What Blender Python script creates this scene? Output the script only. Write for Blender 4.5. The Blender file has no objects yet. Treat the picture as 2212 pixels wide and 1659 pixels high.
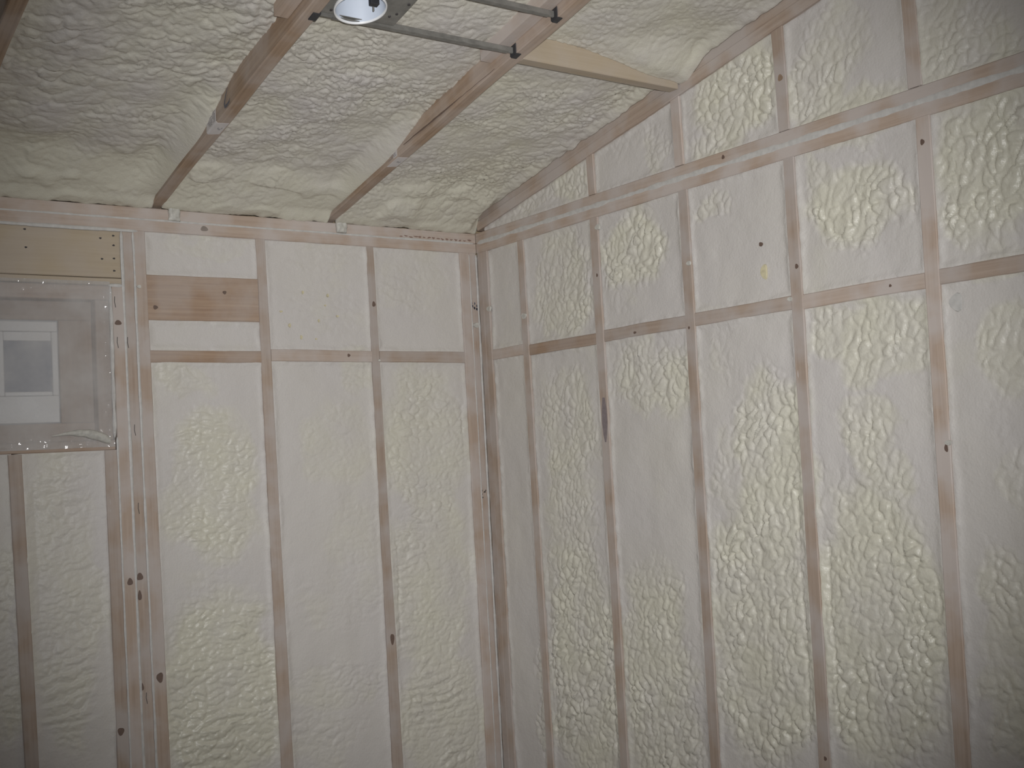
import bpy, bmesh, math, random
import numpy as np
from mathutils import Vector, Matrix
C = bpy.context.scene.collection
# ------------------------------------------------------------------ camera
cam = bpy.data.cameras.new('camera'); camo = bpy.data.objects.new('camera', cam); C.objects.link(camo)
R_ = Vector((0.81326108, -0.57942115, -0.05364276)); U_ = Vector((0.01172665, -0.07584761, 0.99705046)); F_ = Vector((0.5817808, 0.81149139, 0.05488924))
M = Matrix((R_, U_, -F_)).transposed().to_4x4(); M.translation = Vector((-2.36185913, -3.48066135, 1.65960516))
camo.matrix_world = M
cam.sensor_width = 36.0; cam.lens = 36.0 * 2424.2134 / 2212; cam.clip_start = 0.02
bpy.context.scene.camera = camo
# ------------------------------------------------------------------ light
w = bpy.data.worlds.new('world'); bpy.context.scene.world = w; w.use_nodes = True
w.node_tree.nodes['Background'].inputs[0].default_value = (0.90, 0.93, 1.0, 1)
w.node_tree.nodes['Background'].inputs[1].default_value = 0.10
def spot(name, off, energy, size, blend, aim, rad, col):
    l = bpy.data.lights.new(name, 'SPOT'); l.energy = energy; l.spot_size = math.radians(size); l.spot_blend = blend
    l.shadow_soft_size = rad; l.color = col
    o = bpy.data.objects.new(name, l); C.objects.link(o); o.location = off
    o.rotation_euler = (Vector(aim) - Vector(off)).to_track_quat('-Z', 'Y').to_euler(); return o
# the photographer's flash, just above and right of the lens
spot('camera_flash', (-2.33, -3.50, 1.72), 330, 67, 1.0, (-0.09, -0.31, 1.96), 0.015, (1.0, 0.99, 0.98))
vs = bpy.context.scene.view_settings
vs.view_transform = 'Standard'; vs.look = 'None'; vs.gamma = 1; vs.use_curve_mapping = False; vs.exposure = 0.0
# ------------------------------------------------------------------ noise helpers (numpy)
def _h(ix, iy, s):
    v = np.sin(ix * 127.1 + iy * 311.7 + s * 74.7) * 43758.5453
    return v - np.floor(v)
def vn(x, y, s=0):
    ix = np.floor(x); iy = np.floor(y); fx = x - ix; fy = y - iy
    fx = fx * fx * (3 - 2 * fx); fy = fy * fy * (3 - 2 * fy)
    a = _h(ix, iy, s); b = _h(ix + 1, iy, s); c = _h(ix, iy + 1, s); d = _h(ix + 1, iy + 1, s)
    return (a + (b - a) * fx) * (1 - fy) + (c + (d - c) * fx) * fy
def fbm(x, y, s=0, o=3):
    t = 0; a = 0.5; n = 0
    for k in range(o):
        t = t + a * (vn(x, y, s + k * 7) * 2 - 1); n += a; x = x * 2.03 + 5.1; y = y * 2.03 + 1.7; a *= 0.5
    return t / n
def worley(x, y, s=0):
    ix = np.floor(x); iy = np.floor(y); f1 = np.full(x.shape, 9.0); f2 = np.full(x.shape, 9.0); idv = np.zeros(x.shape)
    for dx in (-1, 0, 1):
        for dy in (-1, 0, 1):
            cx = ix + dx; cy = iy + dy
            px = cx + _h(cx, cy, s); py = cy + _h(cx, cy, s + 31)
            d = np.sqrt((x - px) ** 2 + (y - py) ** 2)
            n = d < f1; f2 = np.where(n, f1, np.minimum(f2, d)); idv = np.where(n, _h(cx, cy, s + 57), idv); f1 = np.where(n, d, f1)
    return f1, f2, idv
def sst(a, b, x):
    t = np.clip((x - a) / (b - a), 0, 1); return t * t * (3 - 2 * t)
def lumps(u, v, s, su, sv):
    """billowed foam: rounded bumps meeting in creases, in metres, about 0..1"""
    wu = u + 0.018 * fbm(u * 22, v * 22, s) + 0.030 * fbm(u * 7, v * 7, s + 3); wv = v + 0.018 * fbm(u * 22, v * 22, s + 9) + 0.030 * fbm(u * 7, v * 7, s + 5)
    f1, f2, i = worley(wu / su, wv / sv, s); a = np.sqrt(np.clip(1 - (f1 / 0.95) ** 2, 0, 1)) * (0.55 + 0.45 * i) * sst(0.0, 0.30, f2 - f1)
    f1, f2, i = worley(wu / su * 2.1 + 3.3, wv / sv * 2.1, s + 1); b = np.sqrt(np.clip(1 - (f1 / 0.95) ** 2, 0, 1)) * (0.4 + 0.6 * i)
    f1, f2, i = worley(wu / su * 4.3 + 3.3, wv / sv * 4.3, s + 2); c = np.sqrt(np.clip(1 - (f1 / 0.95) ** 2, 0, 1))
    gate = sst(-0.35, 0.25, fbm(u * 9, v * 9, s + 20, 2))
    return 0.62 * a * (0.55 + 0.45 * gate) + 0.34 * b + 0.14 * c
# ------------------------------------------------------------------ materials
def nt(name):
    m = bpy.data.materials.new(name); m.use_nodes = True; t = m.node_tree
    return m, t.nodes, t.links, t.nodes['Principled BSDF']
def N(nodes, typ, **kw):
    n = nodes.new(typ)
    for k, v in kw.items():
        if k.startswith('i_'): n.inputs[k[2:].replace('_', ' ')].default_value = v
        else: setattr(n, k, v)
    return n
def mixc(nodes, links, fac, a, b, mode='MIX'):
    n = nodes.new('ShaderNodeMix'); n.data_type = 'RGBA'; n.blend_type = mode
    for sock, v in ((n.inputs[0], fac), (n.inputs[6], a), (n.inputs[7], b)):
        if isinstance(v, bpy.types.NodeSocket): links.new(v, sock)
        else: sock.default_value = v
    return n.outputs[2]
def ramp(nodes, links, src, stops):
    n = nodes.new('ShaderNodeValToRGB'); el = n.color_ramp.elements
    while len(el) < len(stops): el.new(0.5)
    for e, (p, c) in zip(el, stops):
        e.position = p; e.color = (c, c, c, 1) if not hasattr(c, '__len__') else (*c, 1)
    links.new(src, n.inputs[0]); return n.outputs[0]
def foam_material():
    m, nd, lk, p = nt('spray_foam')
    at = N(nd, 'ShaderNodeAttribute', attribute_name='rough'); geo = N(nd, 'ShaderNodeNewGeometry')
    n1 = N(nd, 'ShaderNodeTexNoise', i_Scale=9.0, i_Detail=3.0); lk.new(geo.outputs['Position'], n1.inputs['Vector'])
    n2 = N(nd, 'ShaderNodeTexNoise', i_Scale=2.6, i_Detail=2.0); lk.new(geo.outputs['Position'], n2.inputs['Vector'])
    f = N(nd, 'ShaderNodeMath', operation='ADD'); lk.new(at.outputs['Fac'], f.inputs[0])
    s = N(nd, 'ShaderNodeMath', operation='MULTIPLY_ADD', use_clamp=False); lk.new(n1.outputs['Fac'], s.inputs[0]); s.inputs[1].default_value = 0.9; s.inputs[2].default_value = -0.5
    lk.new(s.outputs[0], f.inputs[1])
    r = ramp(nd, lk, f.outputs[0], [(0.1, 0.0), (0.85, 1.0)])
    c = mixc(nd, lk, r, FOAM_GREY, FOAM_YEL)
    r2 = ramp(nd, lk, n2.outputs['Fac'], [(0.4, 0.0), (0.7, 0.22)])
    c = mixc(nd, lk, r2, c, (0.60, 0.575, 0.47, 1))
    lk.new(c, p.inputs['Base Color'])
    rr = N(nd, 'ShaderNodeMapRange'); lk.new(at.outputs['Fac'], rr.inputs[0]); rr.inputs[3].default_value = 0.62; rr.inputs[4].default_value = 0.36
    lk.new(rr.outputs[0], p.inputs['Roughness']); p.inputs['Specular IOR Level'].default_value = 0.5
    bn = N(nd, 'ShaderNodeTexNoise', i_Scale=170.0, i_Detail=3.0); lk.new(geo.outputs['Position'], bn.inputs['Vector'])
    bv = N(nd, 'ShaderNodeTexNoise', i_Scale=60.0, i_Detail=2.0); lk.new(geo.outputs['Position'], bv.inputs['Vector'])
    ad = N(nd, 'ShaderNodeMath', operation='ADD'); lk.new(bn.outputs['Fac'], ad.inputs[0]); lk.new(bv.outputs['Fac'], ad.inputs[1])
    b = N(nd, 'ShaderNodeBump', i_Strength=0.35, i_Distance=0.003); lk.new(ad.outputs[0], b.inputs['Height']); lk.new(b.outputs[0], p.inputs['Normal'])
    return m
def wood_material(name, c1, c2, haze=0.45, cool=(0.470, 0.425, 0.400, 1)):
    m, nd, lk, p = nt(name)
    at = N(nd, 'ShaderNodeAttribute', attribute_name='grain'); geo = N(nd, 'ShaderNodeNewGeometry'); oi = N(nd, 'ShaderNodeObjectInfo')
    mp = N(nd, 'ShaderNodeMapping'); lk.new(at.outputs['Vector'], mp.inputs['Vector'])
    cb = N(nd, 'ShaderNodeCombineXYZ'); mm = N(nd, 'ShaderNodeMath', operation='MULTIPLY'); lk.new(oi.outputs['Random'], mm.inputs[0]); mm.inputs[1].default_value = 37
    lk.new(mm.outputs[0], cb.inputs[0]); lk.new(mm.outputs[0], cb.inputs[1]); lk.new(cb.outputs[0], mp.inputs['Location']); mp.inputs['Scale'].default_value = (3.0, 110.0, 110.0)
    n1 = N(nd, 'ShaderNodeTexNoise', i_Scale=1.0, i_Detail=5.0, i_Roughness=0.6, i_Distortion=0.4); lk.new(mp.outputs[0], n1.inputs['Vector'])
    r1 = ramp(nd, lk, n1.outputs['Fac'], [(0.3, 0.0), (0.72, 1.0)])
    c = mixc(nd, lk, r1, c1, c2)
    # overspray mist from the foam gun, in soft patches
    n2 = N(nd, 'ShaderNodeTexNoise', i_Scale=7.0, i_Detail=4.0); lk.new(geo.outputs['Position'], n2.inputs['Vector'])
    r2 = ramp(nd, lk, n2.outputs['Fac'], [(0.38, 0.0), (0.60, haze * 1.7)])
    c = mixc(nd, lk, r2, c, cool)
    hv = N(nd, 'ShaderNodeHueSaturation'); lk.new(c, hv.inputs['Color']); mr = N(nd, 'ShaderNodeMapRange'); lk.new(oi.outputs['Random'], mr.inputs[0]); mr.inputs[3].default_value = 0.9; mr.inputs[4].default_value = 1.12
    lk.new(mr.outputs[0], hv.inputs['Value']); lk.new(hv.outputs[0], p.inputs['Base Color'])
    p.inputs['Roughness'].default_value = 0.65; p.inputs['Specular IOR Level'].default_value = 0.25
    b = N(nd, 'ShaderNodeBump', i_Strength=0.25, i_Distance=0.001); lk.new(n1.outputs['Fac'], b.inputs['Height']); lk.new(b.outputs[0], p.inputs['Normal'])
    return m
def plain(name, col, rough=0.6, metal=0.0, bump=0, scale=80, var=0.12):
    m, nd, lk, p = nt(name); geo = N(nd, 'ShaderNodeTexCoord')
    n = N(nd, 'ShaderNodeTexNoise', i_Scale=scale, i_Detail=4.0); lk.new(geo.outputs['Object'], n.inputs['Vector'])
    r = ramp(nd, lk, n.outputs['Fac'], [(0.3, tuple(c * (1 - var) for c in col)), (0.7, tuple(min(1, c * (1 + var)) for c in col))])
    lk.new(r, p.inputs['Base Color']); p.inputs['Roughness'].default_value = rough; p.inputs['Metallic'].default_value = metal
    if bump:
        b = N(nd, 'ShaderNodeBump', i_Strength=bump, i_Distance=0.002); lk.new(n.outputs['Fac'], b.inputs['Height']); lk.new(b.outputs[0], p.inputs['Normal'])
    return m
FOAM_GREY = (0.565, 0.540, 0.520, 1); FOAM_YEL = (0.600, 0.582, 0.492, 1)
MF = foam_material()
MW = wood_material('framing_lumber', (0.350, 0.268, 0.212, 1), (0.455, 0.366, 0.300, 1), 0.50)
MR = wood_material('rafter_lumber', (0.240, 0.165, 0.112, 1), (0.375, 0.272, 0.192, 1), 0.26)
MH = wood_material('header_lumber', (0.420, 0.345, 0.250, 1), (0.465, 0.390, 0.290, 1), 0.20)
MB = wood_material('brown_lumber', (0.300, 0.205, 0.145, 1), (0.415, 0.300, 0.215, 1), 0.25)
M_knot = plain('knot_wood', (0.14, 0.095, 0.075), 0.6, 0, 0, 300)
M_bead = plain('sealant', (0.52, 0.51, 0.49), 0.5, 0, 0.3, 60, 0.1)
M_glob = plain('overspray_glob', (0.50, 0.49, 0.45), 0.55, 0, 0.6, 90, 0.15)
M_dark = plain('dark_mark', (0.05, 0.045, 0.045), 0.7)
M_steel = plain('galvanised_steel', (0.23, 0.225, 0.21), 0.5, 0.35, 0.2, 40, 0.2)
M_clip = plain('dark_steel', (0.055, 0.055, 0.06), 0.5, 0.4)
M_can = plain('white_enamel', (0.62, 0.68, 0.78), 0.35, 0, 0, 20, 0.03)
M_paper = plain('paper_tag', (0.56, 0.53, 0.52), 0.8, 0, 0, 50, 0.05)
M_ink = plain('tag_ink', (0.12, 0.12, 0.14), 0.8)
M_vinyl = plain('white_vinyl', (0.80, 0.81, 0.82), 0.4, 0, 0, 20, 0.02)
M_osb = plain('sheathing', (0.36, 0.27, 0.17), 0.8, 0, 0.3, 30, 0.3)
M_fleck = plain('yellow_foam_fleck', (0.58, 0.53, 0.36), 0.5)
BARK = plain('torn_bark', (0.235, 0.155, 0.125), 0.8)
M_floor = plain('subfloor', (0.34, 0.27, 0.19), 0.8, 0, 0.2, 20, 0.25)
# ------------------------------------------------------------------ object helpers
def tag(o, label=None, cat=None, group=None, kind=None):
    if label: o['label'] = label
    if cat: o['category'] = cat
    if group: o['group'] = group
    if kind: o['kind'] = kind
    return o
def mesh_obj(name, verts, faces, mat, parent=None, grain=None, smooth=False):
    me = bpy.data.meshes.new(name); me.from_pydata([tuple(v) for v in verts], [], faces); me.materials.append(mat)
    if grain is not None:
        a = me.attributes.new('grain', 'FLOAT_VECTOR', 'POINT'); a.data.foreach_set('vector', np.asarray(grain, dtype=np.float32).ravel())
    if smooth: me.polygons.foreach_set('use_smooth', [True] * len(me.polygons))
    me.update(); o = bpy.data.objects.new(name, me); C.objects.link(o)
    if parent: o.parent = parent
    return o
# wall frames: (u along the wall, z up, h out into the room)
def PL(u, z, h): return (u, -h, z)
def PR(u, z, h): return (-h, u, z)
SL = -0.19
def PC(x, y, h): return (x, y, 2.475 + SL * y + h)      # h = up from the line of the rafter undersides
def beam(name, P, quad, h0, h1, mat, n=None, wob=0.0012, seed=0, bev=0.0022, parent=None, along='auto'):
    """a board whose face is the quad (a,b,c,d): a-b is the start edge, d-c the end edge; h0 back, h1 front; slightly eased and wandering edges"""
    a, b, c, d = [np.array(q, float) for q in quad]
    L = np.linalg.norm((d + c) / 2 - (a + b) / 2); W = np.linalg.norm(b - a)
    n = n or max(2, int(L / 0.05)); rng = np.random.RandomState(seed + 11)
    ring = []; gr = []; V = []
    ts = np.linspace(0, 1, n + 1); k1 = np.convolve(rng.randn(n + 5), np.ones(5) / 5, 'valid') * wob; k2 = np.convolve(rng.randn(n + 5), np.ones(5) / 5, 'valid') * wob
    e = bev / max(W, 1e-6); hb = bev * (1 if h1 > h0 else -1)
    for i, t in enumerate(ts):
        p = a + (d - a) * t; q = b + (c - b) * t; w = (q - p); wn = w / np.linalg.norm(w)
        p = p + wn * k1[i]; q = q + wn * k2[i]; w = q - p
        for s, h in ((0, h0), (0, h1 - hb), (e, h1), (1 - e, h1), (1, h1 - hb), (1, h0)):
            uv = p + w * s; V.append(P(uv[0], uv[1], h)); gr.append((t * L, s * W, h))
    F = []
    for i in range(n):
        for k in range(6):
            F.append((i * 6 + k, i * 6 + (k + 1) % 6, i * 6 + 6 + (k + 1) % 6, i * 6 + 6 + k))
    F.append(tuple(range(5, -1, -1))); F.append(tuple(n * 6 + k for k in range(6)))
    o = mesh_obj(name, V, F, mat, parent, gr)
    bm = bmesh.new(); bm.from_mesh(o.data); bmesh.ops.recalc_face_normals(bm, faces=bm.faces); bm.to_mesh(o.data); bm.free()
    return o
def box(name, lo, hi, mat, parent=None, bev=0.0015):
    x0, y0, z0 = lo; x1, y1, z1 = hi
    o = mesh_obj(name, [(x0, y0, z0), (x1, y0, z0), (x1, y1, z0), (x0, y1, z0), (x0, y0, z1), (x1, y0, z1), (x1, y1, z1), (x0, y1, z1)],
                 [(0, 3, 2, 1), (4, 5, 6, 7), (0, 1, 5, 4), (1, 2, 6, 5), (2, 3, 7, 6), (3, 0, 4, 7)], mat, parent,
                 [(p[ax] if False else p[0], p[2], p[1]) for ax in (0,) for p in [(x0, y0, z0), (x1, y0, z0), (x1, y1, z0), (x0, y1, z0), (x0, y0, z1), (x1, y0, z1), (x1, y1, z1), (x0, y1, z1)]])
    if bev:
        bm = bmesh.new(); bm.from_mesh(o.data); bmesh.ops.bevel(bm, geom=bm.edges[:], offset=bev, segments=1, affect='EDGES'); bm.to_mesh(o.data); bm.free()
    return o
def disc(name, P, u, z, h, r, mat, parent, asp=1.4, seed=0, th=0.0006):
    rng = random.Random(seed); n = 14; V = []; ph = rng.random() * 6
    for lev, rr in ((h - 0.002, 1.0), (h + th, 0.92)):
        for k in range(n):
            a = 2 * math.pi * k / n; q = r * rr * (1 + 0.12 * math.sin(3 * a + ph))
            V.append(P(u + q * math.cos(a), z + q * asp * math.sin(a), lev))
    F = [tuple(range(n, 2 * n))] + [(k, (k + 1) % n, n + (k + 1) % n, n + k) for k in range(n)]
    return mesh_obj(name, V, F, mat, parent)
def foam(label, P, quad, hfun, mat=None, group=None, seed=0, res=0.004, back=-0.085, sgn=1, out=0.010, name='spray_foam_infill'):
    """sprayed foam filling one bay; quad = bottom-left, bottom-right, top-right, top-left in (u, v)"""
    q = [np.array(p, float) for p in quad]; cen = sum(q) / 4
    w = max(np.linalg.norm(q[1] - q[0]), np.linalg.norm(q[2] - q[3])); hh = max(np.linalg.norm(q[3] - q[0]), np.linalg.norm(q[2] - q[1]))
    nu = max(4, int(w / res)); nv = max(4, int(hh / res))
    s = np.linspace(0, 1, nu + 1)[None, :]; t = np.linspace(0, 1, nv + 1)[:, None]
    def bil(k): return (q[0][k] * (1 - s) + q[1][k] * s) * (1 - t) + (q[3][k] * (1 - s) + q[2][k] * s) * t
    u = bil(0); v = bil(1)
    # distance to the bay's sides
    wl = np.linalg.norm(q[1] - q[0]) * (1 - t) + np.linalg.norm(q[2] - q[3]) * t; hl = np.linalg.norm(q[3] - q[0]) * (1 - s) + np.linalg.norm(q[2] - q[1]) * s
    dl = s * wl; dr = (1 - s) * wl; db = t * hl; dt = (1 - t) * hl
    # widen by out on each side so that the foam can lap over the boards
    du = (q[1] + q[2] - q[0] - q[3]); du = du / np.linalg.norm(du); dv = (q[3] + q[2] - q[0] - q[1]); dv = dv / np.linalg.norm(dv)
    ex = (2 * s - 1) * out; ey = (2 * t - 1) * out
    u = u + du[0] * ex + dv[0] * ey; v = v + du[1] * ex + dv[1] * ey
    h, rough = hfun(u, v, dl, dr, db, dt, seed)
    X = P(u, v, h * sgn); X = [np.broadcast_to(x, u.shape) for x in X]
    co = np.stack(X, -1).reshape(-1, 3); n1 = nu + 1
    idx = np.arange((nv + 1) * n1).reshape(nv + 1, n1)
    F = np.stack([idx[:-1, :-1], idx[:-1, 1:], idx[1:, 1:], idx[1:, :-1]], -1).reshape(-1, 4)
    # sides and back
    loop = np.concatenate([idx[0, :-1], idx[:-1, -1], idx[-1, :0:-1], idx[:0:-1, 0]])
    uu = u.ravel()[loop]; vv = v.ravel()[loop]; bk = np.stack([np.broadcast_to(x, uu.shape) for x in P(uu, vv, np.full(uu.shape, back * sgn))], -1)
    b0 = len(co); m = len(loop); co = np.concatenate([co, bk]); j = np.arange(m)
    F2 = np.stack([loop[(j + 1) % m], loop[j], b0 + j, b0 + (j + 1) % m], -1)
    allf = np.concatenate([F, F2]); nf = len(allf)
    me = bpy.data.meshes.new(name); me.vertices.add(len(co)); me.vertices.foreach_set('co', co.astype(np.float32).ravel())
    me.loops.add(nf * 4); me.loops.foreach_set('vertex_index', allf.astype(np.int32).ravel())
    me.polygons.add(nf); me.polygons.foreach_set('loop_start', np.arange(0, nf * 4, 4, dtype=np.int32)); me.polygons.foreach_set('use_smooth', np.ones(nf, bool))
    me.update(calc_edges=True)
    a = me.attributes.new('rough', 'FLOAT', 'POINT'); a.data.foreach_set('value', np.concatenate([rough.ravel(), np.zeros(m)]).astype(np.float32))
    me.materials.append(mat or MF); me.validate()
    o = bpy.data.objects.new(name, me); C.objects.link(o)
    # make the visible face look into the room
    nrm = me.polygons[nf // 3].normal; cen3 = me.polygons[nf // 3].center
    if nrm.dot(Vector((-2.3, -3.4, 1.6)) - cen3) < 0: me.flip_normals()
    return tag(o, label, 'insulation foam', group)
LM = [(-1.044, 1.596, 0.146, 0.221, 1), (-1.056, 0.926, 0.189, 0.301, 1.2), (-1.137, 1.924, 0.105, 0.051, 0.6), (-1.086, 1.292, 0.09, 0.043, 0.3), (-0.917, 2.013, 0.048, 0.015, 0.2), (-0.613, 1.696, 0.149, 0.142, 0.5), (-0.557, 1.391, 0.124, 0.126, 0.35), (-0.62, 1.193, 0.157, 0.093, 0.3), (-0.645, 0.887, 0.163, 0.092, 0.5), (-0.713, 0.715, 0.151, 0.09, 0.4), (-0.511, 1.95, 0.054, 0.097, 0.5), (-0.252, 1.697, 0.166, 0.267, 0.8), (-0.251, 1.199, 0.165, 0.328, 0.8), (-0.243, 0.689, 0.164, 0.258, 0.85), (-0.227, 1.949, 0.138, 0.051, 0.4), (-0.269, 2.253, 0.137, 0.136, 0.35), (-0.642, 2.174, 0.14, 0.096, 0.25), (-0.651, 2.334, 0.158, 0.048, 0.3), (-1.043, 2.366, 0.14, 0.024, 0.4), (-1.091, 2.318, 0.076, 0.018, 0.2), (-1.521, 1.274, 0.117, 0.443, 0.7), (-1.688, 1.164, 0.037, 0.26, 0.7), (-1.51, 1.625, 0.105, 0.055, 0.4)]
RM = [(-0.498, 2.19, 0.153, 0.173, 0.8), (-0.492, 1.701, 0.152, 0.188, 0.7), (-0.493, 1.435, 0.126, 0.14, 0.6), (-0.497, 0.941, 0.187, 0.403, 1), (-0.264, 0.785, 0.033, 0.26, 0.6), (-0.881, 2.243, 0.133, 0.123, 1.1), (-0.799, 2.072, 0.056, 0.029, 0.3), (-0.91, 1.855, 0.179, 0.107, 0.9), (-0.867, 0.901, 0.169, 0.328, 1), (-0.849, 1.169, 0.086, 0.072, 0.5), (-1.219, 2.327, 0.073, 0.04, 0.7), (-1.323, 2.187, 0.017, 0.013, 0.0), (-1.228, 1.909, 0.054, 0.079, 0.3), (-1.373, 1.575, 0.133, 0.253, 1.1), (-1.3, 1.127, 0.18, 0.385, 1.05), (-1.211, 1.512, 0.045, 0.198, 0.5), (-1.72, 2.234, 0.139, 0.122, 1.15), (-1.595, 2.31, 0.06, 0.06, 0.6), (-1.62, 1.905, 0.088, 0.071, 0.8), (-1.759, 1.877, 0.122, 0.114, 1), (-1.712, 1.65, 0.083, 0.104, 0.8), (-1.759, 1.556, 0.067, 0.057, 0.8), (-1.685, 1.165, 0.174, 0.358, 1.15), (-2.064, 2.236, 0.113, 0.168, 1.1), (-2.143, 2.384, 0.065, 0.123, 1), (-2.091, 2.019, 0.066, 0.031, 0.5), (-2.096, 1.809, 0.066, 0.093, 0.7), (-2.039, 1.667, 0.023, 0.063, 0.3), (-2.084, 1.541, 0.066, 0.051, 0.5), (-2.037, 1.23, 0.079, 0.135, 0.8), (-2.027, 0.982, 0.079, 0.114, 0.8), (-0.399, 2.547, 0.16, 0.08, 0.6), (-0.579, 2.524, 0.086, 0.062, 0.7), (-0.991, 2.533, 0.051, 0.085, 0.6), (-0.846, 2.598, 0.088, 0.058, 0.25), (-1.325, 2.61, 0.157, 0.117, 0.95), (-1.245, 2.524, 0.108, 0.066, 0.8), (-1.451, 2.677, 0.049, 0.05, 0.5), (-1.615, 2.551, 0.104, 0.132, 0.8), (-1.74, 2.466, 0.125, 0.07, 0.8), (-1.685, 2.664, 0.1, 0.095, 0.5), (-2.039, 2.502, 0.116, 0.117, 0.7), (-2.013, 2.609, 0.094, 0.064, 0.5)]
def maskf(u, v, T):
    m = np.zeros(u.shape)
    wu = u + 0.060 * fbm(u * 9, v * 9, 3, 4); wv = v + 0.060 * fbm(u * 9, v * 9, 8, 4)
    for cu, cv, ru, rv, s in T:
        d = np.sqrt(((wu - cu) / (ru * 1.16)) ** 2 + ((wv - cv) / (rv * 1.16)) ** 2)
        m = np.maximum(m, s * (1 - sst(0.70, 1.15, d)))
    return m
def wall_h(T, kind):
    def f(u, v, dl, dr, db, dt, seed):
        m = maskf(u, v, T)
        if kind == 'L':
            # sagging folds: each lobe overhangs the one below it
            fz = v / 0.036 + 1.5 * fbm(u * 7, v * 7, 61, 3) + 0.9 * u; fr = fz - np.floor(fz); fold = sst(0.0, 0.85, fr) * (1 - sst(0.86, 1.0, fr))
            fold = fold * sst(-0.1, 0.35, fbm(u * 5, v * 5, 63, 2))
            D = 0.50 * lumps(u, v, 5, 0.042, 0.024) + 0.25 * lumps(u + 2, v * 1.3, 9, 0.025, 0.018) + 0.32 * fold + 0.08
        else: D = lumps(u * 1.0, v + 0.35 * u, 15, 0.030, 0.034)
        amp = 0.022 if kind == 'L' else 0.018
        low = 0.004 * fbm(u * 5, v * 5, seed) + 0.0015 * fbm(u * 17, v * 17, seed + 4)
        de = np.minimum(np.minimum(dl, dr), np.minimum(db, dt))
        wl = 0.7 + 0.3 * sst(-0.3, 0.3, fbm(u * 6, v * 6, seed + 40))
        m2 = m * sst(0.0, 0.03, de)
        h = -0.0085 + low + m2 * (amp * (D - 0.45) * wl - 0.002)
        # faint crumbly bead beside the boards, where the gun traced the corner
        bead = np.exp(-((de - 0.012 - 0.006 * fbm(u * 12, v * 12, seed + 2)) / 0.009) ** 2)
        h = h + bead * (0.0035 + 0.003 * fbm(u * 40, v * 40, seed + 6))
        # crease where the sprayed middle meets the strip along the boards
        cr_ = np.exp(-((np.minimum(dl, dr) - 0.034 - 0.008 * fbm(v * 9, u * 3, seed + 8)) / 0.0035) ** 2) * np.clip(m - 0.35, 0, 0.6) * sst(-0.2, 0.3, fbm(v * 3, u * 2, seed + 21, 2))
        h = h - cr_ * 0.009
        # shallow troughs and swells over the whole bay
        h = h + 0.0045 * fbm(u * 8, v * 4, seed + 31, 2) * sst(0, 0.04, de)
        rag = fbm(u * 26, v * 26, seed + 13, 3) + 0.8 * fbm(u * 5, v * 5, seed + 17, 2)
        e = 1 - sst(0.0, 0.006, de)
        h = h * (1 - e) + e * (-0.0010 + 0.0085 * rag) - 0.0075 * (1 - sst(0.0, 0.0065, de))
        r = np.clip(m * 0.72 + 0.12 * bead + 0.25 * fbm(u * 7, v * 5, seed + 44, 2), 0, 1.2)
        return h, r
    return f
# ------------------------------------------------------------------ the setting
def struct(name, lo, hi, mat): return tag(box(name, lo, hi, mat, bev=0), kind='structure')
struct('floor', (-4.6, -5.2, -0.03), (0.10, 0.10, 0.0), M_floor)
WX0, WX1, WZ0, WZ1 = -2.42, -1.405, 1.745, 2.17          # window hole in the left wall
wl = mesh_obj('wall_left', *(lambda: (lambda V, F: (V, F))(
    [(x, y, z) for y in (0.090, 0.102) for (x, z) in ((-4.6, 0), (0.1, 0), (0.1, 2.7), (-4.6, 2.7), (WX0, WZ0), (WX1, WZ0), (WX1, WZ1), (WX0, WZ1))],
    [(0, 1, 5, 4), (1, 2, 6, 5), (2, 3, 7, 6), (3, 0, 4, 7), (8, 12, 13, 9), (9, 13, 14, 10), (10, 14, 15, 11), (11, 15, 12, 8),
     (4, 5, 13, 12), (5, 6, 14, 13), (6, 7, 15, 14), (7, 4, 12, 15), (0, 8, 9, 1), (1, 9, 10, 2), (2, 10, 11, 3), (3, 11, 8, 0)]))(), M_osb)
tag(wl, kind='structure')
wr = mesh_obj('wall_right', [(x, y, z) for x in (0.090, 0.102) for (y, z) in ((0.1, 0), (-5.2, 0), (-5.2, 3.64), (0.1, 2.64))],
              [(0, 1, 2, 3), (4, 7, 6, 5), (0, 4, 5, 1), (1, 5, 6, 2), (2, 6, 7, 3), (3, 7, 4, 0)], M_osb); tag(wr, kind='structure')
ce = mesh_obj('ceiling', [PC(x, y, h) for h in (0.186, 0.20) for (x, y) in ((-4.6, 0.3), (0.3, 0.3), (0.3, -5.2), (-4.6, -5.2))],
              [(0, 1, 2, 3), (4, 7, 6, 5), (0, 4, 5, 1), (1, 5, 6, 2), (2, 6, 7, 3), (3, 7, 4, 0)], M_osb); tag(ce, kind='structure')
# ------------------------------------------------------------------ framing
D0 = -0.089
def ex(uA, uB):          # stud edge measured at z 0.4 and 2.39 -> value at z
    return lambda z: uA + (uB - uA) * (z - 0.4) / 1.99
def stud(P, eL, eR, z0, z1, label, mat=None, seed=0, group=None, name='wall_stud', h1=0.0):
    o = beam(name, P, ((eL(z0), z0), (eR(z0), z0), (eR(z1), z1), (eL(z1), z1)), D0, h1, mat or MW, seed=seed)
    return tag(o, label, 'stud', group)
KNOTS = []
ZP = 2.390; ZM = 2.428; ZT = 2.466
studs = {}
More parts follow.
